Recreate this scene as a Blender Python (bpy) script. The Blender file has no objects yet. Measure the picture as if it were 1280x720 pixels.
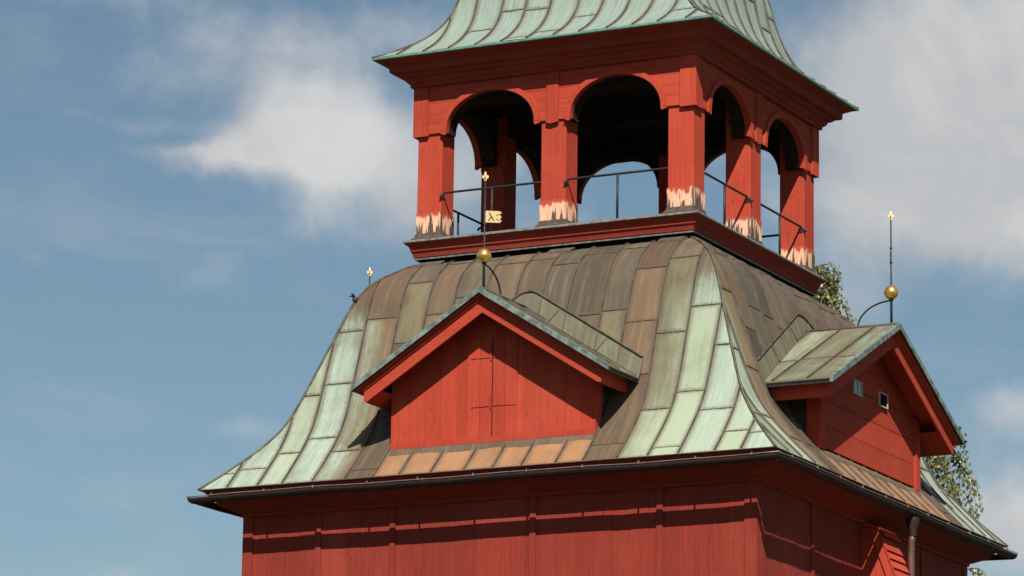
import bpy, math, random
from mathutils import Vector, Matrix, noise

R = math.radians
rnd = random.Random(7)
scene = bpy.context.scene
col = scene.collection

# ------------------------------------------------------------------ camera
# heights below are metres above the photographer's eye; the ground lies 1.7 m lower
GROUND = -1.7
cam_d = bpy.data.cameras.new('camera')
cam = bpy.data.objects.new('camera', cam_d)
col.objects.link(cam)
cr = Vector((0.8921421698747284, 0.45150590086385023, 0.014992338587901704))
cu = Vector((0.08724747695048703, -0.2047667655935434, 0.9749145857325825))
cf = Vector((-0.44324962097782494, 0.8684543702426063, 0.22207381725348133))
m = Matrix((cr, cu, -cf)).transposed().to_4x4()
m.translation = Vector((22.65430826927998, -47.50547541773994, 0.0))
cam.matrix_world = m
cam_d.sensor_width = 36
cam_d.lens = 141.934
cam_d.clip_start = 0.5
cam_d.clip_end = 8000
scene.camera = cam

# ------------------------------------------------------------------ light
SUN_AZ, SUN_EL = 148.0, 46.0          # azimuth clockwise from +Y
SKY_STRENGTH = 0.051
SUN_STRENGTH = 5.0
EXPOSURE = 0.6
sd = bpy.data.lights.new('sun', 'SUN')
sun = bpy.data.objects.new('sun', sd)
col.objects.link(sun)
sd.energy = SUN_STRENGTH
sd.angle = R(0.5)
sd.color = (1.0, 0.94, 0.85)
sv = Vector((math.sin(R(SUN_AZ)) * math.cos(R(SUN_EL)), math.cos(R(SUN_AZ)) * math.cos(R(SUN_EL)), math.sin(R(SUN_EL))))
sun.rotation_euler = (-sv).to_track_quat('-Z', 'Y').to_euler()
sun.location = sv * 100

scene.view_settings.view_transform = 'Standard'
scene.view_settings.look = 'None'
scene.view_settings.exposure = EXPOSURE
scene.view_settings.gamma = 1
scene.view_settings.use_curve_mapping = False


# ------------------------------------------------------------------ node helpers
class NT:
    def __init__(self, tree):
        self.t = tree
        self.n = tree.nodes
        self.l = tree.links

    def node(self, kind, **kw):
        n = self.n.new(kind)
        for k, v in kw.items():
            setattr(n, k, v)
        return n

    def put(self, sock, v):
        if v is None:
            return
        if isinstance(v, bpy.types.NodeSocket):
            self.l.new(v, sock)
        else:
            try:
                sock.default_value = v
            except Exception:
                sock.default_value = (v, v, v)

    def math(self, op, a, b=None, c=None, clamp=False):
        n = self.node('ShaderNodeMath', operation=op, use_clamp=clamp)
        self.put(n.inputs[0], a)
        self.put(n.inputs[1], b)
        self.put(n.inputs[2], c)
        return n.outputs[0]

    def vmath(self, op, a, b=None, scale=None):
        n = self.node('ShaderNodeVectorMath', operation=op)
        self.put(n.inputs[0], a)
        if b is not None:
            self.put(n.inputs[1], b)
        if scale is not None:
            self.put(n.inputs['Scale'], scale)
        return n.outputs[0]

    def mix(self, f, a, b, mode='MIX'):
        n = self.node('ShaderNodeMix', data_type='RGBA', blend_type=mode)
        self.put(n.inputs[0], f)
        for i, v in ((6, a), (7, b)):
            if isinstance(v, tuple) and len(v) == 3:
                v = (*v, 1.0)
            self.put(n.inputs[i], v)
        return n.outputs[2]

    def noise(self, vec, scale, detail=4, rough=0.55, dist=0.0, out=0):
        n = self.node('ShaderNodeTexNoise')
        if vec is not None:
            self.put(n.inputs['Vector'], vec)
        n.inputs['Scale'].default_value = scale
        n.inputs['Detail'].default_value = detail
        n.inputs['Roughness'].default_value = rough
        n.inputs['Distortion'].default_value = dist
        return n.outputs[out]

    def step(self, v, lo, hi, a=0.0, b=1.0):
        n = self.node('ShaderNodeMapRange', interpolation_type='SMOOTHSTEP')
        self.put(n.inputs[0], v)
        self.put(n.inputs[1], lo)
        self.put(n.inputs[2], hi)
        self.put(n.inputs[3], a)
        self.put(n.inputs[4], b)
        return n.outputs[0]

    def scalev(self, vec, s):
        n = self.node('ShaderNodeMapping')
        self.put(n.inputs[0], vec)
        n.inputs['Scale'].default_value = s
        return n.outputs[0]

    def sep(self, v):
        n = self.node('ShaderNodeSeparateXYZ')
        self.put(n.inputs[0], v)
        return n.outputs

    def bump(self, h, strength, dist):
        n = self.node('ShaderNodeBump')
        n.inputs['Strength'].default_value = strength
        n.inputs['Distance'].default_value = dist
        self.put(n.inputs['Height'], h)
        return n.outputs[0]


# ------------------------------------------------------------------ sky
world = bpy.data.worlds.new('World')
scene.world = world
world.use_nodes = True
w = NT(world.node_tree)
w.n.clear()
sky = w.node('ShaderNodeTexSky', sky_type='NISHITA')
sky.sun_disc = False
sky.sun_elevation = R(SUN_EL)
sky.sun_rotation = R(SUN_AZ)
sky.altitude = 100
sky.air_density = 1.0
sky.dust_density = 0.5
sky.ozone_density = 1.0
tc = w.node('ShaderNodeTexCoord')
d = w.vmath('NORMALIZE', tc.outputs['Generated'])
dx, dy, dz = w.sep(d)
az = w.math('DEGREES', w.math('ARCTAN2', dx, dy))
el = w.math('DEGREES', w.math('ARCSINE', dz))
warp = w.noise(d, 16, 5, 0.6, out=1)
warp2 = w.noise(d, 60, 4, 0.6, out=1)
wx, wy, wz = w.sep(w.vmath('SUBTRACT', warp, (0.5, 0.5, 0.5)))
vx, vy, vz = w.sep(w.vmath('SUBTRACT', warp2, (0.5, 0.5, 0.5)))
az = w.math('ADD', w.math('ADD', az, w.math('MULTIPLY', wx, 1.5)), w.math('MULTIPLY', vx, 0.7))
el = w.math('ADD', w.math('ADD', el, w.math('MULTIPLY', wy, 1.1)), w.math('MULTIPLY', vy, 0.5))
# cumulus banks: azimuth, elevation, half widths (degrees), density
BANKS = [(-31.6, 15.7, 1.5, 0.5, 0.30), (-27.6, 14.4, 0.8, 0.5, 0.4), (-30.3, 14.75, 1.0, 0.55, 1.0), (-29.3, 14.9, 1.3, 0.8, 0.95), (-31.3, 14.45, 0.75, 0.28, 0.75), (-28.6, 14.0, 0.9, 0.6, 0.6),
         (-30.0, 13.7, 0.9, 0.45, 0.38), (-30.9, 16.25, 1.5, 0.5, 0.48), (-32.6, 16.8, 1.2, 0.35, 0.42), (-28.6, 16.5, 1.6, 0.5, 0.48), (-29.9, 15.6, 1.0, 0.35, 0.34),
         (-25.5, 15.5, 1.6, 0.8, 0.6), (-27.0, 15.2, 0.9, 0.8, 0.6),
         (-21.0, 15.6, 2.2, 1.5, 1.35), (-21.0, 13.9, 1.7, 0.8, 1.0), (-19.4, 16.2, 1.8, 1.6, 0.8), (-19.2, 13.6, 1.0, 0.7, 0.45), (-22.2, 12.6, 0.8, 0.6, 0.55),
         (-19.7, 11.0, 0.8, 0.45, 0.75), (-20.1, 9.5, 0.9, 0.75, 0.85), (-19.1, 9.1, 1.0, 0.8, 0.85), (-26.5, 13.6, 1.2, 0.5, 0.42),
         (-33.9, 13.05, 0.35, 0.25, 0.36), (-31.5, 12.9, 0.7, 0.35, 0.36), (-30.9, 10.55, 0.7, 0.3, 0.45), (-33.8, 9.9, 0.4, 0.22, 0.32), (-32.6, 8.6, 1.6, 0.2, 0.36),
         (-32.8, 15.0, 1.4, 0.16, 0.30), (-32.2, 14.6, 1.2, 0.12, 0.22), (-24.0, 13.1, 0.9, 0.35, 0.5)]
dens = None
for a0, e0, sa, se, wt in BANKS:
    qa = w.math('DIVIDE', w.math('SUBTRACT', az, a0), sa)
    qe = w.math('DIVIDE', w.math('SUBTRACT', el, e0), se)
    q = w.math('ADD', w.math('MULTIPLY', qa, qa), w.math('MULTIPLY', qe, qe))
    g = w.math('MULTIPLY', w.math('EXPONENT', w.math('MULTIPLY', q, -1.0)), wt)
    dens = g if dens is None else w.math('ADD', dens, g)
# the rest of the sky: broken cloud
d_far = w.step(w.noise(w.scalev(d, (2.2, 2.2, 4.4)), 2.2, 5, 0.55), 0.52, 0.72)
inframe = w.step(w.math('ABSOLUTE', w.math('ADD', az, 27.0)), 9.0, 13.0)
outel = w.step(w.math('ABSOLUTE', w.math('SUBTRACT', el, 12.8)), 5.5, 8.0)
dens = w.math('ADD', dens, w.math('MULTIPLY', w.math('MULTIPLY', d_far, 0.25), w.math('MAXIMUM', inframe, outel)))
fb = w.noise(d, 46, 8, 0.62, 0.3)
dens = w.math('ADD', dens, w.math('MULTIPLY', w.math('SUBTRACT', fb, 0.5), 0.95))
veil = w.noise(w.scalev(d, (9.0, 9.0, 26.0)), 1.6, 6, 0.6, 0.6)
mask = w.math('MAXIMUM', w.math('MULTIPLY', w.step(dens, 0.08, 1.20), 0.97), w.step(veil, 0.45, 0.85, 0.0, 0.20))
shade = w.noise(d, 24, 5, 0.55, 0.4)
ccol = w.mix(w.step(shade, 0.35, 0.65), (6.6, 6.75, 6.95), (8.7, 8.65, 8.6))
skyc = w.mix(1.0, sky.outputs[0], (0.93, 1.0, 0.94), 'MULTIPLY')
final = w.mix(mask, skyc, ccol)
bg = w.node('ShaderNodeBackground')
w.put(bg.inputs[0], final)
bg.inputs[1].default_value = SKY_STRENGTH
wo = w.node('ShaderNodeOutputWorld')
w.l.new(bg.outputs[0], wo.inputs[0])


# ------------------------------------------------------------------ materials
def new_mat(name):
    mt = bpy.data.materials.new(name)
    mt.use_nodes = True
    t = NT(mt.node_tree)
    p = t.n['Principled BSDF']
    return mt, t, p


def red_paint(name, base, grain_axis='Z', vary=0.10):
    """falu-red painted timber; tint.r = board to board difference"""
    mt, t, p = new_mat(name)
    at = t.node('ShaderNodeAttribute', attribute_name='tint')
    tr, tg, tb = t.sep(at.outputs['Color'])
    tcn = t.node('ShaderNodeTexCoord')
    ob = tcn.outputs['Object']
    sc = {'Z': (30, 30, 1.6), 'X': (1.6, 30, 30), 'Y': (30, 1.6, 30)}[grain_axis]
    off = t.vmath('ADD', t.scalev(ob, sc), t.vmath('SCALE', at.outputs['Color'], scale=37.0))
    grain = t.noise(off, 1.0, 6, 0.65)
    big = t.noise(ob, 1.3, 4, 0.6)
    fine = t.noise(ob, 60, 3, 0.6)
    dark = tuple(c * 0.80 for c in base)
    pale = (min(1, base[0] * 1.10), base[1] * 1.3 + 0.004, base[2] * 1.35 + 0.004)
    c = t.mix(t.step(grain, 0.32, 0.68), dark, base)
    c = t.mix(t.math('MULTIPLY', t.step(big, 0.42, 0.72), 0.55), c, pale)
    spk = t.noise(t.scalev(ob, (1, 1, 0.45) if grain_axis == 'Z' else (1, 1, 1)), 26, 3, 0.55)
    c = t.mix(t.math('MULTIPLY', t.step(spk, 0.64, 0.74), 0.7), c, tuple(q * 0.45 for q in base))
    k = t.math('ADD', 1.0 - vary, t.math('MULTIPLY', tr, 2 * vary))
    c = t.mix(1.0, c, t.vmath('SCALE', (1.0, 1.0, 1.0), scale=k), 'MULTIPLY')
    t.put(p.inputs['Base Color'], c)
    p.inputs['Roughness'].default_value = 0.8
    p.inputs['Specular IOR Level'].default_value = 0.2
    t.put(p.inputs['Normal'], t.bump(t.math('ADD', grain, t.math('MULTIPLY', fine, 0.4)), 0.5, 0.006))
    return mt


def copper(name, g_lo=(0.245, 0.312, 0.250), g_hi=(0.315, 0.395, 0.330), g_yel=(0.285, 0.335, 0.235)):
    """sheet copper: tint = (random, verdigris, bright brown), Panel uv = 0..1 across each sheet"""
    mt, t, p = new_mat(name)
    at = t.node('ShaderNodeAttribute', attribute_name='tint')
    tr, tg, tb = t.sep(at.outputs['Color'])
    uv = t.node('ShaderNodeUVMap', uv_map='UVMap').outputs[0]
    pn = t.node('ShaderNodeUVMap', uv_map='Panel').outputs[0]
    pu, pv, _ = t.sep(pn)
    sx = t.node('ShaderNodeCombineXYZ')
    for q_, m_ in enumerate((23.0, 37.0, 11.0)):
        t.put(sx.inputs[q_], t.math('MULTIPLY', tr, m_))
    seed = sx.outputs[0]
    streak = t.noise(t.vmath('ADD', t.scalev(uv, (13, 1.1, 1)), seed), 1.0, 5, 0.62)
    streak2 = t.noise(t.vmath('ADD', t.scalev(uv, (38, 2.2, 1)), seed), 1.0, 4, 0.6)
    blot = t.noise(t.vmath('ADD', t.scalev(uv, (2.4, 2.0, 1)), seed), 1.0, 5, 0.6)
    fine = t.noise(t.vmath('ADD', uv, seed), 34, 4, 0.65)
    # bare oxide: grey brown to olive
    c = t.mix(t.step(tr, 0.15, 0.85), (0.080, 0.064, 0.046), (0.132, 0.118, 0.068))
    c = t.mix(t.math('MULTIPLY', t.step(blot, 0.42, 0.68), 0.8), c, (0.066, 0.052, 0.042))
    c = t.mix(t.math('MULTIPLY', t.step(streak, 0.50, 0.70), 0.55), c, (0.158, 0.146, 0.092))
    c = t.mix(t.math('MULTIPLY', t.step(streak2, 0.56, 0.70), 0.35), c, (0.050, 0.040, 0.033))
    wide = t.noise(t.scalev(uv, (1.7, 0.6, 1)), 1.0, 5, 0.6)
    run = t.noise(t.scalev(uv, (7.0, 0.45, 1)), 1.0, 4, 0.6)
    c = t.mix(t.math('MULTIPLY', t.step(run, 0.52, 0.70), 0.45), c, (0.185, 0.126, 0.064))
    c = t.mix(t.math('MULTIPLY', t.step(wide, 0.48, 0.68), 0.50), c, (0.054, 0.045, 0.039))
    c = t.mix(t.math('MULTIPLY', tb, t.step(t.math('ADD', blot, t.math('MULTIPLY', streak, 0.5)), 0.45, 0.95, 0.55, 1.0)), c, (0.300, 0.155, 0.076))
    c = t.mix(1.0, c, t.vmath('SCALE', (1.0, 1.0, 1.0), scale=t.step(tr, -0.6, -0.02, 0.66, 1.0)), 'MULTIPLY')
    # verdigris creeping in streaks
    gz = t.math('ADD', tg, t.math('MULTIPLY', t.math('SUBTRACT', streak, 0.5), 0.42))
    gz = t.math('ADD', gz, t.math('MULTIPLY', t.math('SUBTRACT', blot, 0.5), 0.75))
    gz = t.math('ADD', gz, t.math('MULTIPLY', t.math('SUBTRACT', fine, 0.5), 0.25))
    gz = t.math('ADD', gz, t.math('MULTIPLY', t.math('SUBTRACT', run, 0.5), 0.55))
    green = t.mix(t.step(streak2, 0.3, 0.7), g_lo, g_hi)
    green = t.mix(t.step(tr, 0.3, 0.9), green, g_yel)
    c = t.mix(t.math('MULTIPLY', t.step(gz, 0.02, 0.60), 0.55), c, (0.150, 0.168, 0.108))
    c = t.mix(t.math('MULTIPLY', t.step(gz, 0.34, 0.95), 0.92), c, green)
    # brown stain along the seams and lapped joints
    eu = t.math('MINIMUM', pu, t.math('SUBTRACT', 1.0, pu))
    ev = t.math('MINIMUM', pv, t.math('SUBTRACT', 1.0, pv))
    wob = t.math('MULTIPLY', t.math('SUBTRACT', fine, 0.5), 0.16)
    se = t.step(t.math('ADD', eu, wob), 0.02, 0.20, 1.0, 0.0)
    sv_ = t.step(t.math('ADD', ev, wob), 0.0, 0.055, 1.0, 0.0)
    c = t.mix(t.math('MULTIPLY', t.math('MAXIMUM', se, sv_), 0.66), c, (0.092, 0.060, 0.042))
    # small pale runs and speckles
    c = t.mix(t.math('MULTIPLY', t.step(streak2, 0.70, 0.80), 0.28), c, (0.33, 0.36, 0.29))
    c = t.mix(t.math('MULTIPLY', t.step(fine, 0.55, 0.76), 0.28), c, (0.08, 0.068, 0.055))
    t.put(p.inputs['Base Color'], c)
    p.inputs['Specular IOR Level'].default_value = 0.22
    t.put(p.inputs['Roughness'], t.step(fine, 0.3, 0.7, 0.55, 0.75))
    hgt = t.math('ADD', t.math('MULTIPLY', blot, 1.0), t.math('MULTIPLY', fine, 0.12))
    t.put(p.inputs['Normal'], t.bump(hgt, 0.35, 0.03))
    return mt


def plain(name, base, rough=0.7, metal=0.0, scale=9, vary=0.35, spec=0.4, stretch=(1, 1, 1), second=None):
    mt, t, p = new_mat(name)
    ob = t.node('ShaderNodeTexCoord').outputs['Object']
    nz = t.noise(t.scalev(ob, stretch), scale, 5, 0.62)
    lo = second if second else tuple(c * (1 - vary) for c in base)
    t.put(p.inputs['Base Color'], t.mix(t.step(nz, 0.35, 0.68), lo, base))
    t.put(p.inputs['Roughness'], t.step(nz, 0.3, 0.7, min(1, rough + 0.1), rough))
    p.inputs['Metallic'].default_value = metal
    p.inputs['Specular IOR Level'].default_value = spec
    t.put(p.inputs['Normal'], t.bump(nz, 0.25, 0.004))
    return mt


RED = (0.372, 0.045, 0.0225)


def post_base_mat(name):
    """post feet: pale stripped wood with pointed dark stains running up it"""
    mt, t, p = new_mat(name)
    ob = t.node('ShaderNodeTexCoord').outputs['Object']
    x, y, z = t.sep(ob)
    hz = t.math('DIVIDE', t.math('SUBTRACT', z, 12.41), 0.30)
    n1 = t.noise(t.scalev(ob, (11, 11, 0.9)), 1.0, 3, 0.6)
    n2 = t.noise(t.scalev(ob, (48, 48, 5)), 1.0, 4, 0.65)
    n3 = t.noise(t.scalev(ob, (20, 20, 8)), 1.0, 4, 0.6)
    v = t.math('ADD', t.math('MULTIPLY', n1, 3.4), t.math('MULTIPLY', hz, 0.46))
    v = t.math('ADD', v, t.math('MULTIPLY', n2, 0.50))
    wood = t.mix(t.step(n2, 0.35, 0.65), (0.60, 0.30, 0.185), (0.72, 0.43, 0.295))
    stain = t.mix(t.step(n3, 0.35, 0.65), (0.045, 0.030, 0.022), (0.110, 0.072, 0.050))
    c = t.mix(t.step(v, 2.08, 2.20), stain, wood)
    top = t.math('ADD', hz, t.math('MULTIPLY', t.math('SUBTRACT', n1, 0.5), 1.2))
    top = t.math('ADD', top, t.math('MULTIPLY', t.math('SUBTRACT', n2, 0.5), 0.6))
    c = t.mix(t.step(top, 0.97, 1.08), c, RED)
    t.put(p.inputs['Base Color'], c)
    p.inputs['Roughness'].default_value = 0.8
    t.put(p.inputs['Normal'], t.bump(n2, 0.3, 0.004))
    return mt


M = {}
M['red'] = red_paint('falu_red_upright_grain', RED, 'Z')
M['red_x'] = red_paint('falu_red_grain_along_x', RED, 'X')
M['red_y'] = red_paint('falu_red_grain_along_y', RED, 'Y')
M['wall'] = red_paint('weathered_and_shaded_red', (0.225, 0.028, 0.017), 'Z', 0.11)  # weathered on the walls; on the belfry cornices its darkness stands for shade
M['copper'] = copper('patinated_copper')
M['copper_top'] = copper('verdigris_copper', (0.165, 0.212, 0.178), (0.235, 0.293, 0.258), (0.215, 0.262, 0.210))
M['leafgold'] = plain('gold_leaf', (0.74, 0.53, 0.25), 0.42, 0.35, 30, 0.15, 0.5)
M['iron'] = plain('black_iron', (0.030, 0.030, 0.034), 0.5, 0.3, 30, 0.4)
M['dark'] = plain('tarred_dark_wood', (0.036, 0.024, 0.018), 0.9, 0, 12, 0.5, 0.1)
M['gold'] = plain('gilded_metal', (1.0, 0.60, 0.15), 0.20, 0.85, 24, 0.12, 0.6)
M['verge'] = plain('grey_green_verge_metal', (0.170, 0.225, 0.200), 0.6, 0, 9, 0.0, 0.4, (1, 1, 1), (0.070, 0.085, 0.080))
M['gutter'] = plain('dark_brown_gutter_metal', (0.028, 0.010, 0.008), 0.65, 0.0, 8, 0.35)
M['rim'] = plain('worn_gutter_rim', (0.30, 0.26, 0.23), 0.4, 0.5, 20, 0.4)
M['pipe'] = plain('brown_copper_pipe', (0.20, 0.085, 0.060), 0.38, 0.5, 5, 0.5, 0.5, (1, 1, 0.8), (0.085, 0.060, 0.052))
M['slate'] = plain('dark_side_cladding', (0.045, 0.044, 0.046), 0.7, 0, 9, 0.4)
M['base'] = post_base_mat('stained_bare_wood')
M['footskirt'] = plain('dark_stained_skirt', (0.085, 0.062, 0.048), 0.7, 0, 16, 0.5)
M['white'] = plain('worn_window_paint', (0.46, 0.40, 0.36), 0.6, 0, 20, 0.15)
M['pane'] = plain('grey_window_pane', (0.33, 0.40, 0.46), 0.12, 0, 6, 0.25, 0.6)
M['black'] = plain('unlit_inside', (0.008, 0.007, 0.006), 0.9, 0, 6, 0.3, 0.1)
M['cap'] = plain('grey_copper_capping', (0.20, 0.19, 0.17), 0.55, 0.1, 14, 0.55, 0.4)


# ------------------------------------------------------------------ mesh builder
class MB:
    def __init__(self, mats, xf=None):
        self.v, self.f, self.mats, self.xf = [], [], mats, xf

    def face(self, pts, mi=0, tint=(0.5, 0, 0), smooth=False, uv=None, uv2=None):
        i = len(self.v)
        self.v.extend([Vector(q) for q in pts])
        self.f.append((list(range(i, i + len(pts))), mi, tint, smooth, uv, uv2))

    def mesh(self, verts, faces, mi=0, tint=None, smooth=False):
        tint = tint or (rnd.random(), 0, 0)
        i = len(self.v)
        self.v.extend([Vector(q) for q in verts])
        for f in faces:
            self.f.append(([i + k for k in f], mi, tint, smooth, None, None))

    def box(self, x0, x1, y0, y1, z0, z1, mi=0, tint=None):
        vs = [(x, y, z) for z in (z0, z1) for x, y in ((x0, y0), (x1, y0), (x1, y1), (x0, y1))]
        self.mesh(vs, [(3, 2, 1, 0), (4, 5, 6, 7), (0, 1, 5, 4), (1, 2, 6, 5), (2, 3, 7, 6), (3, 0, 4, 7)], mi, tint)

    def prism(self, poly, a, b, axis, mi=0, tint=None, mi_end=None):
        """poly = 2D points; axis 'y': (x,z) pushed along y; 'x': (y,z) along x; 'z': (x,y) along z"""
        def mk(p, t):
            return {'y': (p[0], t, p[1]), 'x': (t, p[0], p[1]), 'z': (p[0], p[1], t)}[axis]
        n = len(poly)
        vs = [mk(p, a) for p in poly] + [mk(p, b) for p in poly]
        tint = tint or (rnd.random(), 0, 0)
        i = len(self.v)
        self.v.extend([Vector(q) for q in vs])
        me = mi if mi_end is None else mi_end
        self.f.append(([i + k for k in range(n)], me, tint, False, None, None))
        self.f.append(([i + n + k for k in reversed(range(n))], me, tint, False, None, None))
        for k in range(n):
            self.f.append(([i + k, i + n + k, i + n + (k + 1) % n, i + (k + 1) % n], mi, tint, False, None, None))

    def beam(self, a, b, wd, ht, mi=0, tint=None, up=(0, 0, 1)):
        a, b = Vector(a), Vector(b)
        t = (b - a).normalized()
        s = t.cross(Vector(up)).normalized() * (wd / 2)
        u = s.cross(t).normalized() * (ht / 2)
        vs = [p + q for p in (a, b) for q in (-s - u, s - u, s + u, -s + u)]
        self.mesh(vs, [(3, 2, 1, 0), (4, 5, 6, 7), (0, 1, 5, 4), (1, 2, 6, 5), (2, 3, 7, 6), (3, 0, 4, 7)], mi, tint)

    def tube(self, path, rad, seg=10, mi=0, tint=None, cap=True):
        path = [Vector(p) for p in path]
        rads = rad if isinstance(rad, (list, tuple)) else [rad] * len(path)
        vs, fs = [], []
        ref = None
        for i, p in enumerate(path):
            t = (path[min(i + 1, len(path) - 1)] - path[max(i - 1, 0)]).normalized()
            if ref is None:
                ref = t.cross(Vector((0.31, 0.87, 0.12))).normalized()
            s = (ref - t * ref.dot(t)).normalized()
            ref = s
            u = t.cross(s)
            for k in range(seg):
                a = 2 * math.pi * k / seg
                vs.append(p + (s * math.cos(a) + u * math.sin(a)) * rads[i])
        for i in range(len(path) - 1):
            for k in range(seg):
                fs.append((i * seg + k, i * seg + (k + 1) % seg, (i + 1) * seg + (k + 1) % seg, (i + 1) * seg + k))
        self.mesh(vs, fs, mi, tint, True)
        if cap:
            i0 = len(self.v) - len(vs)
            tt = self.f[-1][2]
            self.f.append(([i0 + k for k in reversed(range(seg))], mi, tt, False, None, None))
            self.f.append(([i0 + (len(path) - 1) * seg + k for k in range(seg)], mi, tt, False, None, None))

    def lathe(self, c, prof, seg=24, mi=0):
        vs, fs = [], []
        for r_, z in prof:
            for k in range(seg):
                a = 2 * math.pi * k / seg
                vs.append((c[0] + r_ * math.cos(a), c[1] + r_ * math.sin(a), c[2] + z))
        for i in range(len(prof) - 1):
            for k in range(seg):
                fs.append((i * seg + k, i * seg + (k + 1) % seg, (i + 1) * seg + (k + 1) % seg, (i + 1) * seg + k))
        self.mesh(vs, fs, mi, None, True)

    def sweep_square(self, prof, mi=0, close=False, smooth=False, mis=None):
        """a moulding profile (half width, z) carried round the square tower with mitred corners"""
        cs = [(-1, -1), (1, -1), (1, 1), (-1, 1)]
        n = len(prof)
        rng = range(n if close else n - 1)
        for k in range(4):
            tint = (rnd.random(), 0, 0)
            for j in rng:
                (h0, z0), (h1, z1) = prof[j], prof[(j + 1) % n]
                a, b = cs[k], cs[(k + 1) % 4]
                self.face([(a[0] * h0, a[1] * h0, z0), (b[0] * h0, b[1] * h0, z0), (b[0] * h1, b[1] * h1, z1), (a[0] * h1, a[1] * h1, z1)],
                          mis[j] if mis else mi, tint, smooth)

    def build(self, name, parent=None, merge=False):
        me = bpy.data.meshes.new(name)
        vs = [self.xf @ v for v in self.v] if self.xf else self.v
        me.from_pydata([tuple(v) for v in vs], [], [f[0] for f in self.f])
        for k in self.mats:
            me.materials.append(M[k])
        at = me.attributes.new('tint', 'FLOAT_COLOR', 'CORNER')
        u1 = me.uv_layers.new(name='UVMap')
        u2 = me.uv_layers.new(name='Panel')
        li = 0
        cols, a1, a2 = [], [], []
        for pl, f in zip(me.polygons, self.f):
            pl.material_index = f[1]
            pl.use_smooth = f[3]
            nrm = pl.normal
            for k, vi in enumerate(f[0]):
                cols.extend((*(f[2][k] if isinstance(f[2], list) else f[2]), 1.0))
                if f[4]:
                    a1.extend(f[4][k])
                else:
                    q = self.v[vi]
                    hz = q.x if abs(nrm.x) < abs(nrm.y) else q.y
                    a1.extend((hz, q.z * 1.0 + q.y * 0.3))
                a2.extend(f[5][k] if f[5] else (0.5, 0.5))
        at.data.foreach_set('color', cols)
        u1.data.foreach_set('uv', a1)
        u2.data.foreach_set('uv', a2)
        me.validate()
        ob = bpy.data.objects.new(name, me)
        col.objects.link(ob)
        if parent:
            ob.parent = parent
        return ob


def tag(o, label, cat, group=None, kind=None):
    if label:
        o['label'] = label
    if cat:
        o['category'] = cat
    if group:
        o['group'] = group
    if kind:
        o['kind'] = kind


def rotz(k):
    return Matrix.Rotation(k * math.pi / 2, 4, 'Z')


def catmull(pts, n):
    out = []
    P = [pts[0]] + list(pts) + [pts[-1]]
    for i in range(1, len(P) - 2):
        p0, p1, p2, p3 = P[i - 1], P[i], P[i + 1], P[i + 2]
        for k in range(n):
            t = k / n
            out.append(tuple(0.5 * (2 * b + (c - a) * t + (2 * a - 5 * b + 4 * c - e) * t * t + (3 * b - a - 3 * c + e) * t ** 3)
                             for a, b, c, e in zip(p0, p1, p2, p3)))
    out.append(pts[-1])
    return out


# ------------------------------------------------------------------ ground
gm, gt, gp = new_mat('meadow_grass')
gob = gt.node('ShaderNodeTexCoord').outputs['Object']
gn = gt.noise(gob, 0.15, 6, 0.6)
gn2 = gt.noise(gob, 9.0, 4, 0.7)
gc = gt.mix(gt.step(gn, 0.35, 0.65), (0.022, 0.036, 0.012), (0.038, 0.050, 0.020))
gc = gt.mix(gt.math('MULTIPLY', gt.step(gn2, 0.45, 0.7), 0.5), gc, (0.050, 0.055, 0.026))
gt.put(gp.inputs['Base Color'], gc)
gp.inputs['Roughness'].default_value = 0.95
M['grass'] = gm
mb = MB(['grass'])
N = 24
S = 3000.0
for i in range(N):
    for j in range(N):
        a, b = -S + 2 * S * i / N, -S + 2 * S * (i + 1) / N
        c, e = -S + 2 * S * j / N, -S + 2 * S * (j + 1) / N
        mb.face([(a, c, GROUND), (b, c, GROUND), (b, e, GROUND), (a, e, GROUND)])
g = mb.build('ground')
tag(g, None, None, None, 'structure')

# ------------------------------------------------------------------ the tower
tower = bpy.data.objects.new('bell_tower', None)
tower.location = (0, 0, 0)
col.objects.link(tower)
tag(tower, 'red boarded timber bell tower with patinated copper roofs and an open arcaded belfry', 'bell tower')

WALL = 3.555
WTOP = 8.62


def board_wall(mb, h, z0, z1, k, mi=0):
    """upright boards on side k of a square of half width h"""
    mt = rotz(k)
    x = -h
    while x < h - 1e-3:
        wd = rnd.uniform(0.19, 0.27)
        x1 = min(x + wd, h)
        if h - x1 < 0.08:
            x1 = h
        dd = rnd.uniform(0.0, 0.004)
        vs = [(xx, yy, zz) for zz in (z0, z1) for xx, yy in ((x + 0.0012, -h - dd), (x1 - 0.0012, -h - dd), (x1 - 0.0012, -h + 0.03), (x + 0.0012, -h + 0.03))]
        mb.mesh([mt @ Vector(q) for q in vs], [(3, 2, 1, 0), (4, 5, 6, 7), (0, 1, 5, 4), (1, 2, 6, 5), (2, 3, 7, 6), (3, 0, 4, 7)], mi)
        x = x1


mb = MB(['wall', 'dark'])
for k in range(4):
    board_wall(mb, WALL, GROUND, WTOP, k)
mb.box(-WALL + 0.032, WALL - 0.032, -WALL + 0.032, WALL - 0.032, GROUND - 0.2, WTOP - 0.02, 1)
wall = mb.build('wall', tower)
for k, xs in ((0, (-2.47, -1.40, 0.57, 2.29)), (1, (-1.83, 1.9)), (2, (-2.4, 2.4)), (3, (-1.8, 1.8))):
    for x in xs:
        mb = MB(['wall'], rotz(k))
        mb.box(x - 0.04, x + 0.04, -WALL - 0.024, -WALL + 0.02, GROUND, WTOP - 0.03)
        mb.build('batten', wall)
for k in range(4):
    mb = MB(['wall'], rotz(k))
    mb.box(WALL - 0.14, WALL + 0.022, -WALL - 0.022, -WALL + 0.12, GROUND, WTOP - 0.03)
    mb.build('corner_board', wall)

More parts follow.
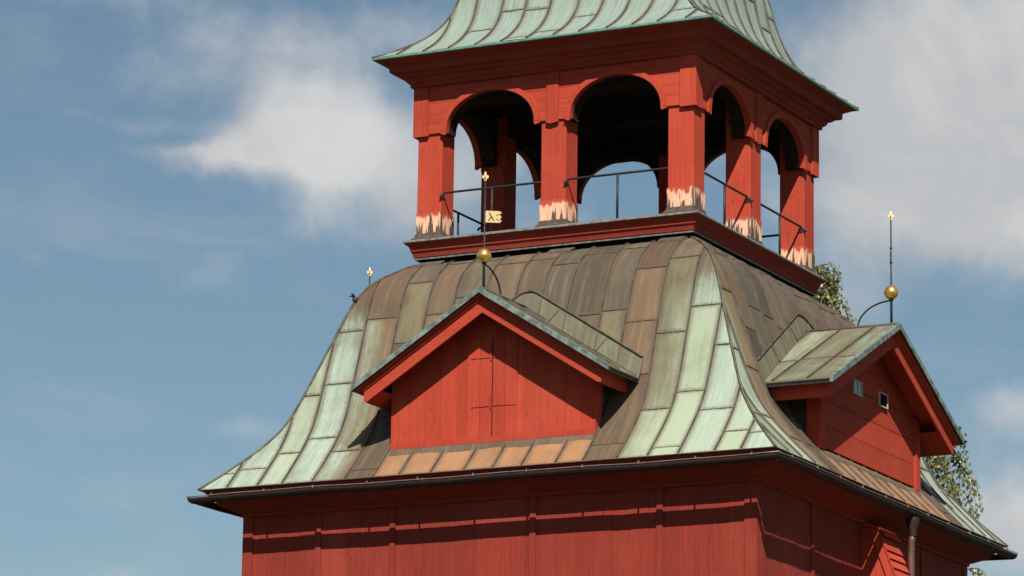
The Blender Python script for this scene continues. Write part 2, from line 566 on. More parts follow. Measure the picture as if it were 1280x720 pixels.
# eaves soffit
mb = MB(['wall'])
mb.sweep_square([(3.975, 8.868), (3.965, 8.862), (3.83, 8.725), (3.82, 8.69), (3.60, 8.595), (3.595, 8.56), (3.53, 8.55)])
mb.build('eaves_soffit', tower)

# ---- bell shaped lower roof and the spire roof above
LOW = catmull([(1.88, 12.10), (2.04, 12.040), (2.19, 11.945), (2.40, 11.77), (2.56, 11.53), (2.68, 11.22), (2.79, 10.90), (2.895, 10.6),
               (3.0, 10.3), (3.12, 9.98), (3.25, 9.71), (3.43, 9.46), (3.62, 9.25), (3.80, 9.065), (4.0, 8.87)], 4)
TOP = catmull([(0.06, 21.0), (0.35, 19.6), (0.75, 18.2), (1.12, 17.2), (1.35, 16.65), (1.52, 16.22), (1.60, 15.85), (1.70, 15.54), (1.82, 15.32),
               (2.0, 15.13), (2.22, 14.97), (2.465, 14.83)], 4)


def arc(prof):
    s = [0.0]
    for a, b in zip(prof, prof[1:]):
        s.append(s[-1] + math.hypot(a[0] - b[0], a[1] - b[1]))
    return s


class Surf:
    def __init__(self, prof):
        self.p, self.s = prof, arc(prof)

    def at(self, s):
        s = max(0.0, min(self.s[-1], s))
        for i in range(len(self.s) - 1):
            if s <= self.s[i + 1] + 1e-9:
                t = (s - self.s[i]) / (self.s[i + 1] - self.s[i])
                a, b = self.p[i], self.p[i + 1]
                h, z = a[0] + (b[0] - a[0]) * t, a[1] + (b[1] - a[1]) * t
                tx, tz = b[0] - a[0], b[1] - a[1]
                ln = math.hypot(tx, tz)
                return h, z, -tz / ln, tx / ln       # h, z, outward normal (h, z)
        return (*self.p[-1], 0, 1)

    def h_at(self, z):
        for a, b in zip(self.p, self.p[1:]):
            if a[1] >= z >= b[1]:
                return a[0] + (b[0] - a[0]) * (a[1] - z) / max(1e-9, a[1] - b[1])
        return self.p[0][0] if z > self.p[0][1] else self.p[-1][0]


def smooth01(x):
    x = max(0.0, min(1.0, x))
    return x * x * (3 - 2 * x)


def grad_fn(k, x, h):
    return smooth01((abs(x) - 1.50) / 1.0) if k != 1 else smooth01((abs(x) - 2.1) / 0.7)


def roof_side(mb, surf, k, edges, tint_fn, seed, joint=(0.75, 1.25), grad=0.8):
    r_ = random.Random(seed)
    mt = rotz(k)
    L = surf.s[-1]
    amp = [0.0] + [r_.uniform(-0.016, 0.016) for _ in edges[1:-1]] + [0.0]
    ph = [r_.uniform(0, 6.28) for _ in edges]
    ex = lambda i, s: edges[i] + amp[i] * math.sin(1.5 * s + ph[i])

    def pt(x, s, off=0.0):
        h, z, nh, nz = surf.at(s)
        return mt @ Vector((x, -(h + nh * off), z + nz * off))

    for i in range(len(edges) - 1):
        # lapped joints of this strip
        js, s = [0.0], r_.uniform(0.15, 0.9)
        while s < L - 0.12:
            js.append(s)
            s += r_.uniform(*joint)
        xq = (edges[i] + edges[i + 1]) / 2
        js = [q for q in js if not (surf is surf_low and surf.at(q)[1] < 9.5 and abs(xq) < DORM[k][0] + 0.03)]
        if surf is surf_low and abs(xq) < DORM[k][0] + 0.03:
            q = L
            while surf.at(q)[1] < 9.5:
                q -= 0.01
            js = [v_ for v_ in js if abs(v_ - q) > 0.1] + [q]
        js.append(L)
        base = [L * q / 46 for q in range(47)]
        for j in range(len(js) - 1):
            s0, s1 = js[j], js[j + 1]
            rows = sorted(set([s0, s1] + [q for q in base if s0 + 0.02 < q < s1 - 0.02]))
            xm, sm = (edges[i] + edges[i + 1]) / 2, (s0 + s1) / 2
            hm, zm, _, _ = surf.at(sm)
            tint = tint_fn(k, xm, hm, zm, r_)
            tilt, bow = r_.uniform(-0.006, 0.006), r_.uniform(-0.004, 0.009)
            M_ = 5
            grid = []
            for s in rows:
                h = surf.at(s)[0]
                xa, xb = ex(i, s), ex(i + 1, s)
                row = []
                for q in range(M_ + 1):
                    u = q / M_
                    x = xa + (xb - xa) * u
                    xc = max(-h, min(h, x))
                    v = (s - s0) / (s1 - s0)
                    env = 4 * u * (1 - u)
                    off = env * (bow * math.sin(math.pi * v) + tilt * (v - 0.5)) + 0.003 * (1 - v) * 0 + env * 0.006 * noise.noise(Vector((x * 3.1, s * 2.3, k * 7.7 + seed)))
                    off += 0.004 * v
                    if abs(x) > h:
                        off *= 0
                    row.append((pt(xc, s, off), (xc + 11.3 * k, s), (u, v), xc, (tint[0], tint[1] + (grad_fn(k, xc, h) - grad_fn(k, xm, hm)) * grad - (0.85 * smooth01((surf.at(s)[1] - 11.0) / 0.85) if surf is surf_low else 0.0), tint[2])))
                grid.append(row)
            for a in range(len(grid) - 1):
                for q in range(M_):
                    c = [grid[a][q], grid[a][q + 1], grid[a + 1][q + 1], grid[a + 1][q]]
                    if abs(c[0][3] - c[1][3]) < 1e-6 and abs(c[2][3] - c[3][3]) < 1e-6:
                        continue
                    if abs(c[0][3] - c[1][3]) < 1e-6:
                        c = [c[0], c[2], c[3]]
                    elif abs(c[2][3] - c[3][3]) < 1e-6:
                        c = [c[0], c[1], c[2]]
                    mb.face([g_[0] for g_ in c], 0, [g_[4] for g_ in c], True, [g_[1] for g_ in c], [g_[2] for g_ in c])
            # lapped joint as a low fold
            if j > 0:
                h = surf.at(s0)[0]
                xa, xb = max(-h, ex(i, s0)), min(h, ex(i + 1, s0))
                if xb - xa > 0.03:
                    a0, b0, a1, b1 = pt(xa, s0 - 0.009, 0.0), pt(xb, s0 - 0.009, 0.0), pt(xa, s0 + 0.006, 0.009), pt(xb, s0 + 0.006, 0.009)
                    a2, b2 = pt(xa, s0 + 0.009, -0.002), pt(xb, s0 + 0.009, -0.002)
                    mb.face([a0, b0, b1, a1], 1)
                    mb.face([a1, b1, b2, a2], 1)
    # standing seams
    for i in range(1, len(edges) - 1):
        path = []
        for q in range(70):
            s = (L - 0.02) * q / 69
            if surf.at(s)[0] > abs(ex(i, s)) + 0.005:
                path.append(s)
        if len(path) < 3:
            continue
        ring = []
        for s in path:
            x = ex(i, s)
            ring.append((pt(x - 0.010, s, -0.004), pt(x - 0.006, s, 0.024), pt(x + 0.006, s, 0.024), pt(x + 0.010, s, -0.004)))
        for a, b in zip(ring, ring[1:]):
            for q in range(3):
                mb.face([a[q], a[q + 1], b[q + 1], b[q]], 1, (0.5, 0, 0), False)


def roof_hips(mb, surf, mi, rad=0.017):
    for sx, sy in ((1, -1), (1, 1), (-1, 1), (-1, -1)):
        path = []
        for q in range(60):
            h, z, nh, nz = surf.at(surf.s[-1] * q / 59)
            path.append((sx * (h + 0.004), sy * (h + 0.004), z + 0.006))
        mb.tube(path, rad, 6, mi)


M['seam'] = plain('dark_copper_seam', (0.050, 0.038, 0.030), 0.6, 0, 7, 0.0, 0.3, (1, 1, 1), (0.090, 0.078, 0.058))
M['green_seam'] = plain('verdigris_seam', (0.095, 0.095, 0.072), 0.6, 0, 6, 0.0, 0.3, (1, 1, 1), (0.055, 0.045, 0.036))


def low_tint(k, x, h, z, r_):
    ax = abs(x)
    hw = DORM[k][0]
    q = random.Random(int((x + 5) / 0.4211) * 17 + k * 1001)        # one tone for the whole strip
    sr, sb = q.random(), q.choice((0.0, 0.03, 0.08, 0.16, 0.28))
    g = 0.86 * smooth01((ax - 1.50) / 1.0) - 0.04 + 0.24 * smooth01((10.3 - z) / 1.4) * smooth01((ax - 1.35) / 0.8)
    if k == 0 and x < 0:
        g = 0.66 * smooth01((ax - 1.55) / 1.1) + 0.02 + 0.15 * smooth01((10.3 - z) / 1.4)
    if k == 1:
        g = 0.62 * smooth01((ax - (2.35 if x < 0 else 1.9)) / 0.6) + 0.05 + q.uniform(-.06, 0.16)
    g += r_.uniform(-0.05, 0.06) + q.uniform(-0.05, 0.07)
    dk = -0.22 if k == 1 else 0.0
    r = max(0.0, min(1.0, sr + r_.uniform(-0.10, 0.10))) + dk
    b = max(0.0, sb + r_.uniform(-0.05, 0.08))
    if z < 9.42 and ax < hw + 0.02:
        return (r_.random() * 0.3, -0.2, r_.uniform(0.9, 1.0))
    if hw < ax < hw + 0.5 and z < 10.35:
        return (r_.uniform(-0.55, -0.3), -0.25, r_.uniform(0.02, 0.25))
    if z > 11.35:
        return (r - 0.5, g, b * 0.7)
    return (r, max(-0.2, min(1.05, g)), b)


def top_tint(k, x, h, z, r_):
    return (r_.uniform(0, 0.6), r_.choice((1.0, 1.05, 1.1, 1.0, 0.80)), r_.uniform(0, 0.1))


#        wall half, roof half, wall y, roof front y, eave z, ridge z
DORM = [(1.43, 1.785, 3.60, 4.02, 10.05, 11.17), (1.68, 2.28, 3.60, 4.02, 10.05, 11.17),
        (1.43, 1.785, 3.60, 4.02, 10.05, 11.17), (1.43, 1.785, 3.60, 4.02, 10.05, 11.17)]
surf_low, surf_top = Surf(LOW), Surf(TOP)
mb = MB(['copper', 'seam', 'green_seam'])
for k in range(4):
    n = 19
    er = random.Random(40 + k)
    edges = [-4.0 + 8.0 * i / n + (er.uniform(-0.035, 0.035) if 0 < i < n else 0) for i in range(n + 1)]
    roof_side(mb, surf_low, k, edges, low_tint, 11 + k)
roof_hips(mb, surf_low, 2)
# folded eave edge
mb.sweep_square([(4.0, 8.878), (4.006, 8.874), (4.004, 8.867), (3.97, 8.864)], 2)
roof = mb.build('copper_bell_roof', tower)

mb = MB(['copper_top', 'green_seam', 'green_seam'])
for k in range(4):
    n = 13
    er = random.Random(60 + k)
    edges = [-2.465 + 4.93 * i / n + (er.uniform(-0.02, 0.02) if 0 < i < n else 0) for i in range(n + 1)]
    roof_side(mb, surf_top, k, edges, top_tint, 31 + k, (0.8, 1.4), 0.0)
roof_hips(mb, surf_top, 2, 0.015)
M['drip'] = plain('bright_verdigris_drip_edge', (0.10, 0.24, 0.19), 0.6, 0, 12, 0.3)
mb.mats = ['copper_top', 'green_seam', 'green_seam', 'drip']
mb.sweep_square([(2.465, 14.832), (2.472, 14.822), (2.470, 14.806), (2.44, 14.80)], 3)
mb.lathe((0, 0, 20.9), [(0.0, 0.35), (0.10, 0.30), (0.16, 0.15), (0.10, 0.02), (0.05, -0.1)], 16, 2)
mb.build('copper_spire_roof', tower)

# ---- gutters, one to each side
for k in range(4):
    mb = MB(['gutter', 'rim'], rotz(k))
    prof = []
    for q in range(9):
        a = math.pi * q / 8
        prof.append((4.035 + 0.070 * math.cos(a), 8.770 - 0.072 * math.sin(a)))
    inner = [(4.035 + (h - 4.035) * 0.93, 8.770 + (z - 8.770) * 0.93) for h, z in prof]
    ring = prof + inner[::-1]
    wv = lambda x: 0.006 * math.sin(x * 1.9 + k) + 0.003 * math.sin(x * 5.1)
    nx = 24
    for i in range(nx):
        u0, u1 = -1 + 2 * i / nx, -1 + 2 * (i + 1) / nx
        for j in range(len(ring) - 1):
            (h0, z0), (h1, z1) = ring[j], ring[j + 1]
            mb.face([(u0 * h0, -h0, z0 + wv(u0 * 4)), (u1 * h0, -h0, z0 + wv(u1 * 4)), (u1 * h1, -h1, z1 + wv(u1 * 4)), (u0 * h1, -h1, z1 + wv(u0 * 4))], 0, (0.5, 0, 0), True)
    mb.tube([(u * 4.108, -4.108, 8.783 + wv(u * 4)) for u in [-1 + 2 * i / 40 for i in range(41)]], 0.0062, 6, 1)
    gut = mb.build('gutter', tower)
    for x in [-3.72 + 0.745 * i for i in range(11)]:
        x += rnd.uniform(-0.03, 0.03)
        b_ = MB(['gutter', 'rim'], rotz(k))
        for a, c in (((3.965, 8.862), (3.972, 8.775)), ((3.972, 8.775), (4.035, 8.768)), ((4.035, 8.768), (4.100, 8.775))):
            b_.beam((x, -a[0], a[1]), (x, -c[0], c[1]), 0.024, 0.006, 0)
        b_.box(x - 0.007, x + 0.007, -4.118, -4.100, 8.772, 8.806, 1)
        b_.build('gutter_bracket', gut)

# ---- downpipe on the right side
mb = MB(['pipe', 'gutter'])
px, py = 4.035, 0.375
mb.lathe((px, py, 0), [(0.085, 8.70), (0.088, 8.66), (0.075, 8.60), (0.050, 8.53), (0.046, 8.46)], 16, 1)
mb.tube([(px, py, 8.50), (px - 0.02, py + 0.01, 8.40), (px - 0.03, py + 0.012, 8.2), (px - 0.03, py + 0.012, GROUND)], 0.044, 14, 0)
for z in (7.2, 5.2, 3.2, 1.2):
    mb.tube([(px - 0.03, py + 0.012, z), (px - 0.03, py + 0.012, z + 0.035)], 0.050, 14, 1)
mb.build('downpipe', tower)

# ---- leaning boarded buttresses on the right and left sides
for k, y0, y1 in ((1, -0.20, 0.32), (3, -0.26, 0.26)):
    mb = MB(['red', 'red', 'dark'], rotz(k))
    # in local coordinates the side faces -y, so outward distance = -y
    zs = 8.30
    slope = 0.375
    out = lambda z: 3.855 + (zs - z) * slope
    poly = [(-3.55, GROUND), (-out(GROUND), GROUND), (-out(zs), zs), (-3.80, 8.48), (-3.55, 8.53)]
    mb.prism(poly, y0 + 0.025, y1 - 0.025, 'x', 1)
    # side edge boards
    for ya, yb in ((y0, y0 + 0.03), (y1 - 0.03, y1)):
        mb.prism([(-out(GROUND) - 0.01, GROUND), (-out(zs) - 0.01, zs), (-3.80, 8.49), (-3.68, 8.49), (-out(zs) + 0.12, zs), (-out(GROUND) + 0.12, GROUND)], ya, yb, 'x', 0)
    z = zs + 0.02
    while z > GROUND:
        hb = rnd.uniform(0.10, 0.125)
        a, b = out(z), out(z - hb)
        mb.prism([(-a + 0.01, z), (-a - 0.006, z), (-b - 0.034, z - hb), (-b + 0.0, z - hb)], y0 - 0.012, y1 + 0.012, 'x', 0)
        z -= hb
    mb.prism([(-3.56, 8.555), (-3.80, 8.515), (-3.90, 8.40), (-3.885, 8.385), (-3.79, 8.49), (-3.56, 8.53)], y0 - 0.02, y1 + 0.02, 'x', 0)
    mb.build('buttress', tower)


# ---- dormers
def zline(x, half, ze, zr):
    return zr - (zr - ze) * abs(x) / half


def dormer(k):
    ww, wr, D, Y, ze, zr = DORM[k]
    xf = rotz(k)
    gx = 'red' if k in (0, 2) else 'red_y'
    sl = (zr - ze) / wr
    up = zr - 0.10                       # gable boards run up behind the bargeboards
    body = MB(['red' if k in (0, 2) else gx, 'slate', 'dark', 'red'], xf)
    zb = 9.315
    if k in (0, 2):
        x = -ww
        while x < ww - 1e-3:
            x1 = min(ww, x + rnd.uniform(0.15, 0.24))
            if ww - x1 < 0.07:
                x1 = ww
            xa, xb = x + 0.0009, x1 - 0.0009
            poly = [(xa, zb), (xb, zb), (xb, up - sl * abs(xb))]
            if xa < 0 < xb:
                poly.append((0, up))
            poly.append((xa, up - sl * abs(xa)))
            dd = rnd.uniform(0, 0.006)
            body.prism(poly, -D - dd, -D + 0.03, 'y', 0)
            x = x1
        body.box(-ww - 0.005, ww + 0.005, -D - 0.022, -D + 0.02, zb - 0.035, zb + 0.035, 3)
    else:
        z = zb
        while z < up - 0.05:
            z1 = min(z + rnd.uniform(0.27, 0.33), up)
            xa = min(ww, (up - z) / sl)
            xb = min(ww, (up - z1 + 0.004) / sl)
            dd = rnd.uniform(0, 0.012)
            poly = [(-xa, z + 0.008), (xa, z + 0.008), (xb, z1), (-xb, z1)]
            if xa >= ww - 1e-6 and xb < ww:
                zk = up - sl * ww
                poly = [(-ww, z + 0.008), (ww, z + 0.008), (ww, zk), (xb, z1), (-xb, z1), (-ww, zk)]
            if xb < 0.03:
                poly = [(-xa, z + 0.008), (xa, z + 0.008), (0, z1)]
            body.prism(poly, -D - dd, -D + 0.03, 'y', 0)
            z = z1
        for s in (-1, 1):
            body.box(s * (ww - 0.055) - 0.075, s * (ww - 0.055) + 0.075, -D - 0.035, -D + 0.02, zb - 0.03, up - sl * ww - 0.02, 3)
    # dark core behind the boards and the clad cheeks
    body.prism([(-ww + 0.02, 8.9), (ww - 0.02, 8.9), (ww - 0.02, up - sl * ww), (0, up - 0.03), (-ww + 0.02, up - sl * ww)], -D + 0.031, -2.4, 'y', 1, None, 2)
    for s in (-1, 1):
        body.box(s * (ww - 0.012) - 0.014, s * (ww - 0.012) + 0.014, -D - 0.01, -D + 0.17, 9.12, up - sl * ww - 0.02, 3)
    o = body.build('dormer', tower)
    # metal roof with standing seams
    rf = MB(['copper', 'seam', 'verge', 'slate'], xf)
    th = 0.065
    yb = -2.2
    for s in (-1, 1):
        n_y = 5
        ys = [-Y, -Y + 0.33, -Y + 0.80, -Y + 1.25, yb]
        rr = random.Random(k * 5 + s)
        for i in range(len(ys) - 1):
            cuts = [0.0, rr.uniform(0.35, 0.65) * wr, wr] if i % 2 else [0.0, wr * rr.uniform(0.55, 0.8), wr]
            for j in range(len(cuts) - 1):
                x0, x1 = s * cuts[j], s * cuts[j + 1]
                pts = [(x0, ys[i], zline(x0, wr, ze, zr)), (x1, ys[i], zline(x1, wr, ze, zr)), (x1, ys[i + 1], zline(x1, wr, ze, zr)), (x0, ys[i + 1], zline(x0, wr, ze, zr))]
                uvs = [(ys[i], cuts[j]), (ys[i], cuts[j + 1]), (ys[i + 1], cuts[j + 1]), (ys[i + 1], cuts[j])]
                u2 = [(0, 0), (0, 1), (1, 1), (1, 0)]
                gsc = 0.46 if i < 3 else 0.22
                rf.face(pts, 0, (rr.uniform(0.3, 0.8), gsc + rr.uniform(-.1, .12), rr.uniform(0.0, 0.12)), False, uvs, u2)
                if j:
                    rf.beam((x0, ys[i], zline(x0, wr, ze, zr) + 0.002), (x0, ys[i + 1], zline(x0, wr, ze, zr) + 0.002), 0.012, 0.008, 1)
            if i:
                rf.beam((0, ys[i], zr + 0.008), (s * wr, ys[i], ze + 0.008), 0.016, 0.026, 1)
        # underside and eave edge
        rf.face([(0, -Y, zr - th), (s * wr, -Y, ze - th), (s * wr, yb, ze - th), (0, yb, zr - th)], 3)
        rf.face([(s * wr, -Y, ze), (s * wr, yb, ze), (s * wr, yb, ze - 0.018), (s * wr, -Y, ze - 0.018)], 0, (0.6, 0.3, 0.1))
        rf.face([(s * wr, -Y, ze - 0.018), (s * wr, yb, ze - 0.018), (s * (wr - 0.03), yb, ze - th), (s * (wr - 0.03), -Y, ze - th)], 3)
        # verge strip
        rf.prism([(0, zr + 0.012), (s * wr, ze + 0.012), (s * (wr + 0.004), ze - th), (0, zr - th)], -Y - 0.014, -Y + 0.03, 'y', 2)
    rf.tube([(0, -Y + 0.02, zr + 0.006), (0, -2.6, zr + 0.006)], 0.02, 8, 1)
    rf.build('dormer_roof', o)
    # boarded underside of the overhang
    sf = MB([gx], xf)
    for s in (-1, 1):
        sf.prism([(0, zr - th - 0.004), (s * (wr - 0.03), ze + sl * 0.03 - th - 0.004), (s * (wr - 0.03), ze + sl * 0.03 - th - 0.026), (0, zr - th - 0.026)], -Y + 0.025, -D + 0.03, 'y', 0)
        zf = lambda x: zr - sl * x - 0.290
        sf.prism([(s * (ww + 0.004), zf(ww)), (s * (wr - 0.173), zf(wr - 0.173)), (s * (wr - 0.173), zf(wr - 0.173) + 0.015), (s * (ww + 0.004), zf(ww) + 0.015)], -Y + 0.128, -2.7, 'y', 0)
    sf.build('overhang_boarding', o)
    # bargeboards with a thin moulding above
    for s in (-1, 1):
        e = wr - 0.13
        bb = MB(['red_x' if k in (0, 2) else 'red_y'], xf)
        zz = lambda x, d_: zr - sl * abs(x) - d_
        bb.prism([(0, zz(0, 0.095)), (s * e, zz(e, 0.095)), (s * e, zz(e, 0.27)), (s * (e - 0.04), zz(e - 0.04, 0.300)), (0, zz(0, 0.300))], -Y + 0.090, -Y + 0.125, 'y', 0)
        bb.prism([(0, zz(0, 0.092)), (s * e, zz(e, 0.092)), (s * e, zz(e, 0.135)), (0, zz(0, 0.135))], -Y + 0.068, -Y + 0.089, 'y', 0)
        bb.build('bargeboard', o)
        fa = MB(['red_x' if k in (1, 3) else 'red_y'], xf)
        xx = s * (wr - 0.172)
        fa.box(min(xx, xx + s * 0.03), max(xx, xx + s * 0.03), -Y + 0.128, -2.75, zr - sl * (wr - 0.15) - 0.292, ze - 0.075 + sl * 0.13, 0)
        fa.build('eave_fascia', o)
    # flashing where the dormer roof meets the bell roof: folded sheets with a raised outer edge
    fl = MB(['copper', 'seam'], xf)
    nseg = 14
    lo_o, hi_o = -0.03, 0.285
    rr = random.Random(90 + k)
    for s in (-1, 1):
        pan = [0, 0.2, 0.62, 1.0]
        for q in range(nseg):
            u0, u1 = q / nseg, (q + 1) / nseg
            rows = []
            for u in (u0, u1):
                line = []
                for o_ in (lo_o, 0.08, 0.18, hi_o):
                    x = s * wr * u
                    z = zr - sl * wr * u + o_ - (0.05 * (1 - u / 0.07) ** 2 if (u < 0.07 and o_ == hi_o) else 0)
                    line.append((x, -(surf_low.h_at(z) + 0.016), z))
                rows.append(line)
            pi = [i for i in range(3) if pan[i] <= (u0 + u1) / 2 <= pan[i + 1]][0]
            tn = (0.45, 0.30 + 0.02 * pi, 0.05)
            for j in range(3):
                fl.face([rows[0][j], rows[1][j], rows[1][j + 1], rows[0][j + 1]], 0, tn, True,
                        [(u0 * wr, j * .1), (u1 * wr, j * .1), (u1 * wr, j * .1 + .1), (u0 * wr, j * .1 + .1)], [(0.5, 0.5)] * 4)
        edge = []
        for q in range(29):
            u = q / 28
            z = zr - sl * wr * u + hi_o - (0.05 * (1 - u / 0.07) ** 2 if u < 0.07 else 0)
            edge.append((s * wr * u, -(surf_low.h_at(z) + 0.026), z))
        fl.tube(edge, 0.015, 6, 1)
        for u in (0.2, 0.62, 1.0):
            z = zr - sl * wr * u
            pts = []
            for o_ in (0.0, 0.08, 0.16, 0.22, 0.27):
                xx_ = wr * u + (0.52 * o_ if u < 0.9 else 0.0)
                z_ = zr - sl * xx_ + o_
                pts.append((s * xx_, -(surf_low.h_at(z_) + 0.02), z_))
            fl.tube(pts, 0.008, 5, 1)
    fl.build('roof_flashing', o)
    # apron upstand under the gable
    ap = MB(['copper', 'seam'], xf)
    tt = -ww
    while tt < ww:
        t1 = min(ww, tt + rnd.uniform(0.35, 0.8))
        q = rnd.uniform(-0.008, 0.008)
        ap.prism([(-D - 0.100, 9.150), (-D - 0.092, 9.178 + q), (-D - 0.034, zb - 0.040), (-D, zb - 0.040), (-D, 9.15)], tt, t1 - 0.003, 'x', 0, (rnd.uniform(-0.3, 0.4), -0.1, 0.12))
        tt = t1
    ap.build('apron_flashing', o)
    if k == 0:
        # loft hatch: a pair of boarded leaves with iron straps
        for s in (-1, 1):
            h_ = MB(['red', 'dark'], xf)
            if s < 0:
                h_.box(-0.010, 0.010, -D - 0.0095, -D - 0.007, zb + 0.037, 10.62, 1)
            for q in range(2):
                a, b = sorted((s * (0.009 + 0.17 * q), s * (0.004 + 0.17 * (q + 1))))
                h_.box(a, b, -D - 0.018 - 0.001 * q, -D - 0.004, zb + 0.037, 10.62, 0)
            h_.build('hatch_leaf', o)
        for z0, tl in ((10.36, 0.0), (9.74, 0.0)):
            h_ = MB(['red_x'], xf)
            h_.beam((-0.30, -D - 0.020, z0 - tl), (-0.01, -D - 0.020, z0 + 0.002), 0.012, 0.012, 0, (0.0, 0, 0))
            h_.beam((0.0, -D - 0.020, z0 + 0.006), (0.34, -D - 0.020, z0 - 0.006), 0.012, 0.014, 0, (0.0, 0, 0))
            h_.beam((-0.02, -D - 0.028, z0 - 0.04), (-0.02, -D - 0.028, z0 + 0.14), 0.014, 0.012, 0, (0.0, 0, 0), (0, 1, 0))
            h_.build('strap_hinge', o)
    if k == 1:
        for cx, shut in ((-0.46, True), (0.42, False)):
            wf = MB(['white'], xf)
            a, b, z0, z1 = cx - 0.145, cx + 0.145, 10.18, 10.37
            y0, y1 = -D - 0.034, -D - 0.010
            t_ = 0.015
            wf.box(a, a + t_, y0, y1, z0, z1)
            wf.box(b - t_, b, y0, y1, z0, z1)
            wf.box(a + t_, b - t_, y0, y1, z0, z0 + t_)
            wf.box(a + t_, b - t_, y0, y1, z1 - t_, z1)
            if shut:
                wf.box(cx - 0.009, cx + 0.009, y0 + 0.002, y1, z0 + t_, z1 - t_)
            fo = wf.build('window_frame', o)
            pn = MB(['pane' if shut else 'black'], xf)  # the open window gets a black slab painted as its unlit inside
            pn.box(a + t_, b - t_, y1 - 0.012, -D - 0.001 + 0.0, z0 + t_, z1 - t_)
            pn.build('window_infill', o)
    return o


DLABEL = ('front dormer of upright boards with a double loft hatch', 'dormer of wide level boards with two tiny windows', None, None)
for k in range(4):
    do = dormer(k)
    if DLABEL[k]:
        do['label'] = DLABEL[k]

# ---- belfry floor cornice
mb = MB(['wall', 'cap', 'black'])  # darker wall red puts the shade under the lip into the cornice colour
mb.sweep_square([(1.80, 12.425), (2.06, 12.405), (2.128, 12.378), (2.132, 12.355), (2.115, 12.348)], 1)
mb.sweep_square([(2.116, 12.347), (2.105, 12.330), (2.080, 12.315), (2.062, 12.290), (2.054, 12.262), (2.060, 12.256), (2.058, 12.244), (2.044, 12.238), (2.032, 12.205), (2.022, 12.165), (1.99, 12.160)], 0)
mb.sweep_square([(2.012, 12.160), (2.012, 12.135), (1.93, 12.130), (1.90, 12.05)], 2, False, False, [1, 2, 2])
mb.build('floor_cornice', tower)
mb = MB(['cap', 'dark'])
for i in range(10):
    mb.box(-1.99 + 0.398 * i, -1.99 + 0.398 * (i + 1) - 0.004, -1.79, 1.79, 12.30, 12.42 + rnd.uniform(0, .004), 1)
mb.build('belfry_floor', tower)
# lead plates where the bell roof tucks under the cornice
for k in range(4):
    for x in (-1.75, 0.15, 1.72):
        mb = MB(['copper'], rotz(k))
        mb.prism([(-1.94, 12.100), (-1.94, 12.122), (-2.085, 12.052), (-2.085, 12.022), (-2.078, 12.022), (-2.078, 12.046)], x - 0.17, x + 0.17, 'x', 0, (0.4, 0.1, 0.0))
        mb.build('tuck_plate', roof)

# ---- posts
PW = 0.36
PH = 2.0
grid = [(-1.82, -1.82), (0, -1.82), (1.82, -1.82), (1.82, 0), (1.82, 1.82), (0, 1.82), (-1.82, 1.82), (-1.82, 0)]
for x, y in grid:
    mb = MB(['red'])
    a = PW / 2
    c_ = 0.012
    poly = [(x - a + c_, y - a), (x + a - c_, y - a), (x + a, y - a + c_), (x + a, y + a - c_), (x + a - c_, y + a), (x - a + c_, y + a), (x - a, y + a - c_), (x - a, y - a + c_)]
    mb.prism(poly, 12.60, 14.5, 'z', 0)
    po = mb.build('post', tower)
    b_ = MB(['base', 'cap'])
    a2 = a + 0.006
    b_.box(x - a2, x + a2, y - a2, y + a2, 12.43, 12.755 + rnd.uniform(-0.02, 0.02))
    b_.build('post_foot', po)
    f_ = MB(['footskirt'])
    for s0, z0, s1, z1 in ((a2 + 0.002, 12.49, a2 + 0.012, 12.45), (a2 + 0.012, 12.45, a2 + 0.05, 12.412)):
        for q in range(4):
            r4 = Matrix.Translation((x, y, 0)) @ rotz(q)
            f_.face([r4 @ Vector(v) for v in ((-s0, -s0, z0), (s0, -s0, z0), (s1, -s1, z1), (-s1, -s1, z1))])
    f_.build('foot_skirt', po)

# ---- arcade panels: two arches to a side
ZS, ZT = 13.83, 14.60
AH, AR = 0.655, 0.51


def arch_pts(cx, half, rise, n=28):
    return [(cx - half * math.cos(math.pi * i / n), ZS + rise * math.sin(math.pi * i / n) ** 0.92) for i in range(n + 1)]


